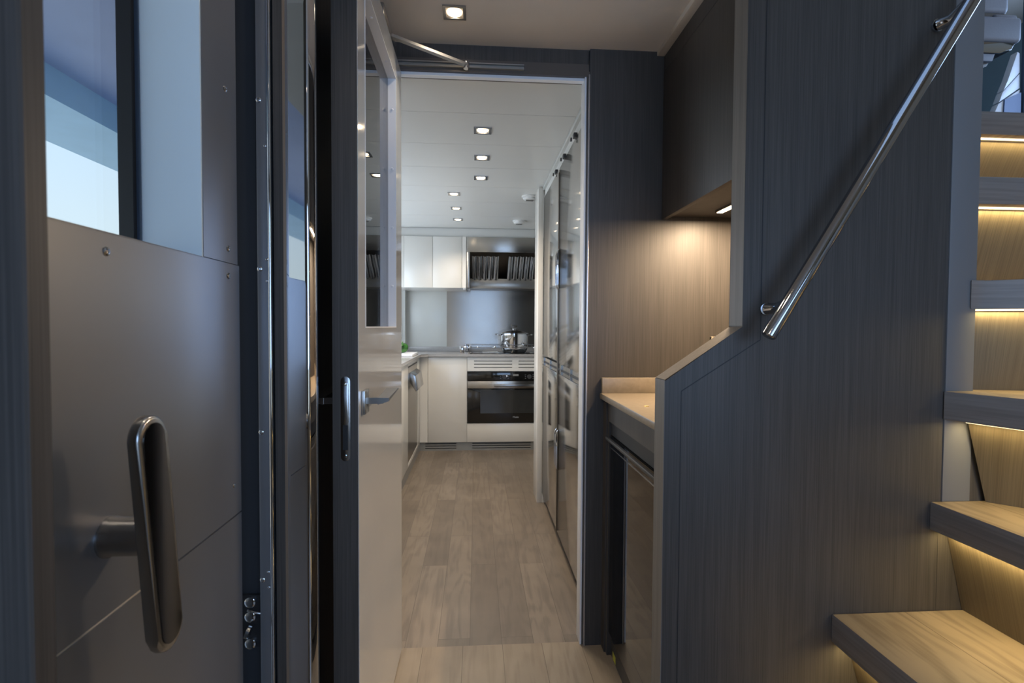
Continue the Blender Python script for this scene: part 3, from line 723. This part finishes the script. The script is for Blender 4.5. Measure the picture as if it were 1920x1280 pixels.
# jamb strips (all facing the camera)
jb = struct(thing('door_frame_1', 'stepped jamb of grey metal, veneer and polished steel by the outer door', 'door frame', (-.36, 1.0, 0)))
box('metal_strip', PNL, (-.4055, -.3830, YJ, 1.018, 0, HC), jb, bev=.002)
MB().tube([(-.3815, YJ-.001, 0), (-.3815, YJ-.001, HC)], .0035, 14).build('chrome_bead', CHR, jb)
box('shadow_gap', BLK, (-.379, -.3755, YJ+.012, 1.018, 0, HC), jb)
box('veneer_strip', V, (-.3757, -.3585, YJ+.003, 1.018, 0, HC), jb)
box('copper_edge', P('bronze_edge', (.36, .27, .20), .35, .6), (-.3585, -.3535, YJ+.002, 1.018, 0, HC), jb)
# polished post with a rounded front corner and slightly convex face
pts = [(-.3535, YJ+.0018)]
for k in range(9): t = k/8; pts.append((-.3525+.0375*t, YJ+.0014-.0010*t))
for k in range(1, 7): a = math.radians(86-64*k/6); pts.append((-.3150+.0045*math.cos(a), YJ+.0050-.0045*math.sin(a)))
x9, y9 = pts[-1]
for k in range(1, 5): t = k/4; pts.append((x9+.0062*t+.0004*math.sin(PI*t), y9+.0150*t))
pts += [(-.3045, 1.006), (-.308, 1.012), (-.3165, 1.02), (-.3175, 1.055), (-.3535, 1.055)]
MB().prism(pts, 0, HC, axis='z').build('polished_post', MIR, jb, smooth=60)
box('back_filler', V, (-.423, -.3536, 1.0185, 1.055, 0, HC), jb)
for z in (1.583, 1.274, .970, .690): dome((-.4000, YJ, z), ('y', -1), .0050, jb, CHR)
for (x, z) in ((-.3895, 1.500), (-.3875, 1.292), (-.387, 1.252), (-.3895, .7045), (-.3885, .675)): dome((x, YJ, z), ('y', -1), .0026, jb, CHR)
# outside: deck overhang seen through the outer door's glass
struct(box('ceiling_outside', SFT, (-2.0, -.62, -7.0, 9, 2.384, 2.42)), 'dark soffit of the deck overhang outside', 'ceiling')
struct(box('trim_11', FSC, (-2.5, -2.0, -7.0, 9, 2.235, 2.60)), 'pale blue fascia beam of the overhang outside', 'trim')
struct(box('floor_outside', P('pale_bounce_deck', (.62, .64, .66), .6), (-2.6, -.55, -7.0, 9, -.06, -.02)), 'side deck outside', 'floor')  # deck tone kept whitish to bounce light up to soffit and reveal

# ================================================================== STAIRS
st = thing('staircase', 'open winder staircase of oak treads lit warmly from below', 'staircase', (1.4, 1.0, 0))
TH = .070
def tread(poly, z, lab=None):
    o = MB().prism(poly, z-TH, z, bev=.003).build('tread', TR, st)
    o.data.materials.append(TE)
    for p in o.data.polygons:
        if abs(p.normal.z) < .5: p.material_index = 1
    return o
tread([(.62, D-.001), (.98, D-.001), (.985, .30), (.62, .30)], .200)
t1 = tread([(.8705, D-.001), (1.225, D-.001), (1.238, .25), (.874, .25)], .472)
t2 = tread([(1.118, D-.001), (1.262, D-.001), (2.25, .25), (1.134, .25)], .745)
t3 = tread([(1.1430, D-.004), (1.2187, D-.004), (1.2187, D+.02), (1.2572, 1.2164), (2.25, 1.0), (2.25, .25), (1.52, .25)], 1.018)
t4 = tread([(1.2030, D-.006), (1.235, D-.006), (1.300, 1.135), (2.25, .60), (2.25, 1.32), (1.2210, 1.33), (1.2210, D+.002), (1.2030, D-.0045)], 1.289)
t5 = tread([(1.2215, 1.232), (2.25, 1.218), (2.25, 1.62), (1.2215, 1.62)], 1.558)
t6 = tread([(1.2215, 1.475), (2.25, 1.478), (2.25, 2.2), (1.2215, 2.2)], 1.832)
def riser(bot, top, led, energy=1.):
    z = top[0][2]
    ra = Vector(bot[1]) - Vector(bot[0])
    MB().slab(bot, top, -.015).build('riser', VRm(math.atan2(ra.y, ra.x)), st, smooth=60)
    a, b = Vector(led[0]), Vector(led[1]); d = (b-a); L = d.length; ang = math.atan2(d.y, d.x)
    n = Vector((-d.y, d.x)).normalized()*.004
    m = MB(); zt = z-.0003
    P4 = [a-n, b-n, b+n, a+n]
    lo = [m.bm.verts.new((p.x, p.y, zt-.004)) for p in P4]; hi = [m.bm.verts.new((p.x, p.y, zt)) for p in P4]
    m.bm.faces.new(lo[::-1]); m.bm.faces.new(hi)
    for i in range(4): m.bm.faces.new((lo[i], lo[(i+1) % 4], hi[(i+1) % 4], hi[i]))
    m.build('light_strip', LED, st)
    c = (a+b)/2
    lamp('stair_lamp', 'AREA', (c.x, c.y, zt-.006), energy*L, (1., .75, .34), rot=(0, 0, ang), size=L, sizey=.010)
riser([(.985, D-.001, .2), (.99, .3, .2)], [(.925, D-.001, .402), (.93, .3, .402)], [(.900, 1.165), (.903, .32)], 2.0)
riser([(1.2235, D-.001, .472), (1.236, .26, .472)], [(1.176, D-.001, .675), (1.19, .26, .675)], [(1.150, 1.165), (1.162, .32)], 2.0)
riser([(1.262, D-.001, .745), (2.24, .26, .745)], [(1.2073, D-.001, .948), (1.585, .26, .948)], [(1.182, 1.155), (1.45, .50)], 2.0)
riser([(1.2290, 1.222, 1.018), (2.24, 1.01, 1.018)], [(1.2230, 1.215, 1.219), (2.24, .70, 1.219)], [(1.226, 1.188), (2.1, .72)], 2.0)
riser([(1.2215, 1.335, 1.289), (2.24, 1.33, 1.289)], [(1.2215, 1.285, 1.488), (2.24, 1.275, 1.488)], [(1.226, 1.262), (2.2, 1.252)], 2.0)
riser([(1.2215, 1.62, 1.558), (2.24, 1.62, 1.558)], [(1.2215, 1.530, 1.762), (2.24, 1.530, 1.762)], [(1.226, 1.505), (2.2, 1.507)], 2.0)

# handrail
hr = thing('handrail', 'polished steel handrail rising along the dark stair wall', 'handrail', (.9, 1.1, 1.1))
A = Vector((.646, D-.082, 1.150)); B = Vector((1.135, D-.082, 1.955)); B2 = A+(B-A)*1.6
dirv = (B-A).normalized()
MB().tube([A+dirv*.0, A+dirv*.0025, A+dirv*.6, B2], [.0125, .0157, .0157, .0157], 32).build('rail', RAI, hr)
def bracket(p, flange):
    m = MB(); f = Vector(flange)
    m.tube([(f.x, D-.001, f.z), (f.x, D-.006, f.z)], .0145, 24)
    fl = m.build('flange', CHR, hr)
    MB().tube([(f.x, D-.005, f.z), (f.x+.012, D-.03, f.z+.002), Vector(p)-dirv*.01], [.0135, .0125, .0125], 20).build('stem', CHR, fl)
bracket(A+dirv*.10, (.686, D, 1.215)); bracket(A+dirv*.905, (1.098, D, 1.895))

# ================================================================== UPPER DECK (behind the top tread)
struct(box('floor_upper', TEA, (1.22, 5.2, 2.21, 5.6, 1.762, 1.832)), 'upper deck floor', 'floor')
struct(box('wall_upper_back', TEA, (1.0, 5.2, 5.5, 5.56, 1.83, 4.1)), 'teal grey lining at the back of the upper deck', 'wall')
struct(box('wall_upper_left', TEA, (1.15, 1.20, 1.832, 5.5, 2.16, 4.1)), 'teal grey lining beside the upper deck', 'wall')
struct(MB().box(5.2, 5.26, 1.0, 5.5, 1.83, 2.5).box(5.2, 5.26, 1.0, 5.5, 3.7, 4.1).box(5.2, 5.26, 3.9, 5.5, 2.5, 3.7).build('wall_upper_right', TEA), 'low side wall of the upper deck', 'wall')
ch = thing('helm_chair', 'blue grey leather helm chair seen from below at the top of the stairs', 'chair', (2.42, 2.6, 1.832))
MB().box(2.1, 2.752, 2.52, 3.0, 2.800, 3.35, bev=.03, seg=4).build('backrest', LEA, ch)
MB().box(2.1, 2.730, 2.53, 3.0, 2.770, 2.805).build('seat_gap', BLK, ch)
MB().box(2.1, 2.802, 2.50, 3.05, 2.648, 2.778, bev=.022, seg=4).build('seat', LEA, ch)
MB().box(2.66, 2.79, 2.515, 3.0, 2.765, 2.797, bev=.014, seg=4).build('armrest', LEA, ch)
MB().prism([(2.1, 2.650), (2.775, 2.650), (2.755, 2.612), (2.69, 2.592), (2.1, 2.590)], 2.51, 3.0, axis='y', bev=.006, seg=3).build('seat_base', BGL, ch)
MB().prism([(2.1, 2.590), (2.668, 2.591), (2.655, 2.553), (2.1, 2.549)], 2.515, 2.95, axis='y', bev=.004).build('bracket', LEA, ch)
MB().prism([(2.1, 2.549), (2.650, 2.552), (2.640, 2.535), (2.565, 2.498), (2.1, 2.40)], 2.53, 2.93, axis='y', bev=.004).build('swivel_plate', DGY, ch)
MB().tube([(2.33, 2.75, 1.832), (2.33, 2.75, 2.46)], .06, 24).build('pedestal', SAT, ch)
wp = thing('white_side_panel', 'bright white jointed panel leaning behind the helm chair', 'panel', (3.8, 3.6, 1.832))
Yp = 3.6
for pts in ([(3.892, 2.937), (4.018, 3.075), (4.013, 3.215), (3.9956, 3.226), (3.927, 3.017)],
            [(3.862, 2.852), (4.022, 2.962), (4.018, 3.066), (3.888, 2.926)],
            [(3.45, 1.84), (4.03, 1.84), (4.023, 2.950), (3.858, 2.840), (3.833, 2.783)]):
    MB().prism(pts, Yp, Yp+.05, axis='y', bev=.002).build('panel', WHP, wp)
MB().prism([(3.885, 2.60), (4.026, 2.60), (4.022, 2.925), (3.895, 2.868)], Yp-.012, Yp-.001, axis='y').build('inset', P('blue_inset', (.07, .11, .22), .5), wp)
cu = MB(); n = 40
prev = []
for k in range(n+1):
    x = 4.036+k*.018; y = 3.58+.03*math.sin(k*1.15)+.012*math.sin(k*2.7)
    prev.append((cu.bm.verts.new((x, y, 1.84)), cu.bm.verts.new((x, y, 4.05)), cu.bm.verts.new((x, y+.01, 4.05)), cu.bm.verts.new((x, y+.01, 1.84))))
for a, b in zip(prev, prev[1:]):
    for i in range(4): cu.bm.faces.new((a[i], b[i], b[(i+1) % 4], a[(i+1) % 4]))
cu.bm.faces.new(prev[0]); cu.bm.faces.new(prev[-1][::-1])
tag(cu.build('curtain', P('dark_blue_curtain', (.05, .08, .12), .7), smooth=60), 'dark blue gathered curtain at the top right corner', 'curtain')

# ================================================================== LIGHT
W = bpy.data.worlds.new('sky'); S.world = W; W.use_nodes = True
nt = W.node_tree; bg = nt.nodes['Background']
tc = nt.nodes.new('ShaderNodeTexCoord'); sp = nt.nodes.new('ShaderNodeSeparateXYZ'); rp = nt.nodes.new('ShaderNodeValToRGB')
mr = nt.nodes.new('ShaderNodeMapRange'); mr.inputs['From Min'].default_value = -1; mr.inputs['From Max'].default_value = 1
nt.links.new(tc.outputs['Generated'], sp.inputs[0]); nt.links.new(sp.outputs['Z'], mr.inputs['Value']); nt.links.new(mr.outputs[0], rp.inputs['Fac'])
e = rp.color_ramp.elements; e[0].position = .45; e[0].color = (.80, .78, .70, 1); e[1].position = 1.; e[1].color = (.35, .55, .95, 1)
q = rp.color_ramp.elements.new(.52); q.color = (.86, .90, .84, 1); q2 = rp.color_ramp.elements.new(.72); q2.color = (.62, .80, 1., 1)
nt.links.new(rp.outputs['Color'], bg.inputs['Color']); bg.inputs['Strength'].default_value = 1.3
DAY = (.36, .58, 1.)
# daylight entering by the windows the place has
lamp('window_daylight_rear', 'AREA', (.65, -1.68, 1.42), 30, DAY, rot=(PI/2, 0, 0), size=2.3, sizey=1.1)
lamp('window_daylight_galley', 'AREA', (-1.14, 3.9, 1.37), 20, (.72, .84, 1.), rot=(0, -PI/2, 0), size=.66, sizey=2.3)
lamp('window_daylight_upper', 'AREA', (5.15, 2.5, 3.1), 70, DAY, rot=(0, PI/2, 0), size=1.1, sizey=2.6)

# ================================================================== CAMERA
f = 963.; cam = bpy.data.cameras.new('camera'); co = bpy.data.objects.new('camera', cam); C.objects.link(co)
cam.sensor_width = 36.; cam.lens = 36.*f/1920.; cam.clip_start = .02; cam.clip_end = 100
yaw = math.radians(3.98); pit = math.atan(28/963.); roll = .0055
Fv = Vector((math.sin(yaw)*math.cos(pit), math.cos(yaw)*math.cos(pit), -math.sin(pit)))
R0 = Vector((math.cos(yaw), -math.sin(yaw), 0)); U0 = R0.cross(Fv)
Rv = R0*math.cos(roll)+U0*math.sin(roll); Uv = U0*math.cos(roll)-R0*math.sin(roll)
M = Matrix((( Rv.x, Uv.x, -Fv.x, 0), (Rv.y, Uv.y, -Fv.y, 0), (Rv.z, Uv.z, -Fv.z, 1.17), (0, 0, 0, 1)))
co.matrix_world = M
cam.dof.use_dof = True; cam.dof.focus_distance = 2.2; cam.dof.aperture_fstop = 9.
S.camera = co
S.view_settings.view_transform = 'Standard'; S.view_settings.look = 'None'; S.view_settings.gamma = 1
S.view_settings.use_curve_mapping = False; S.view_settings.exposure = 0.
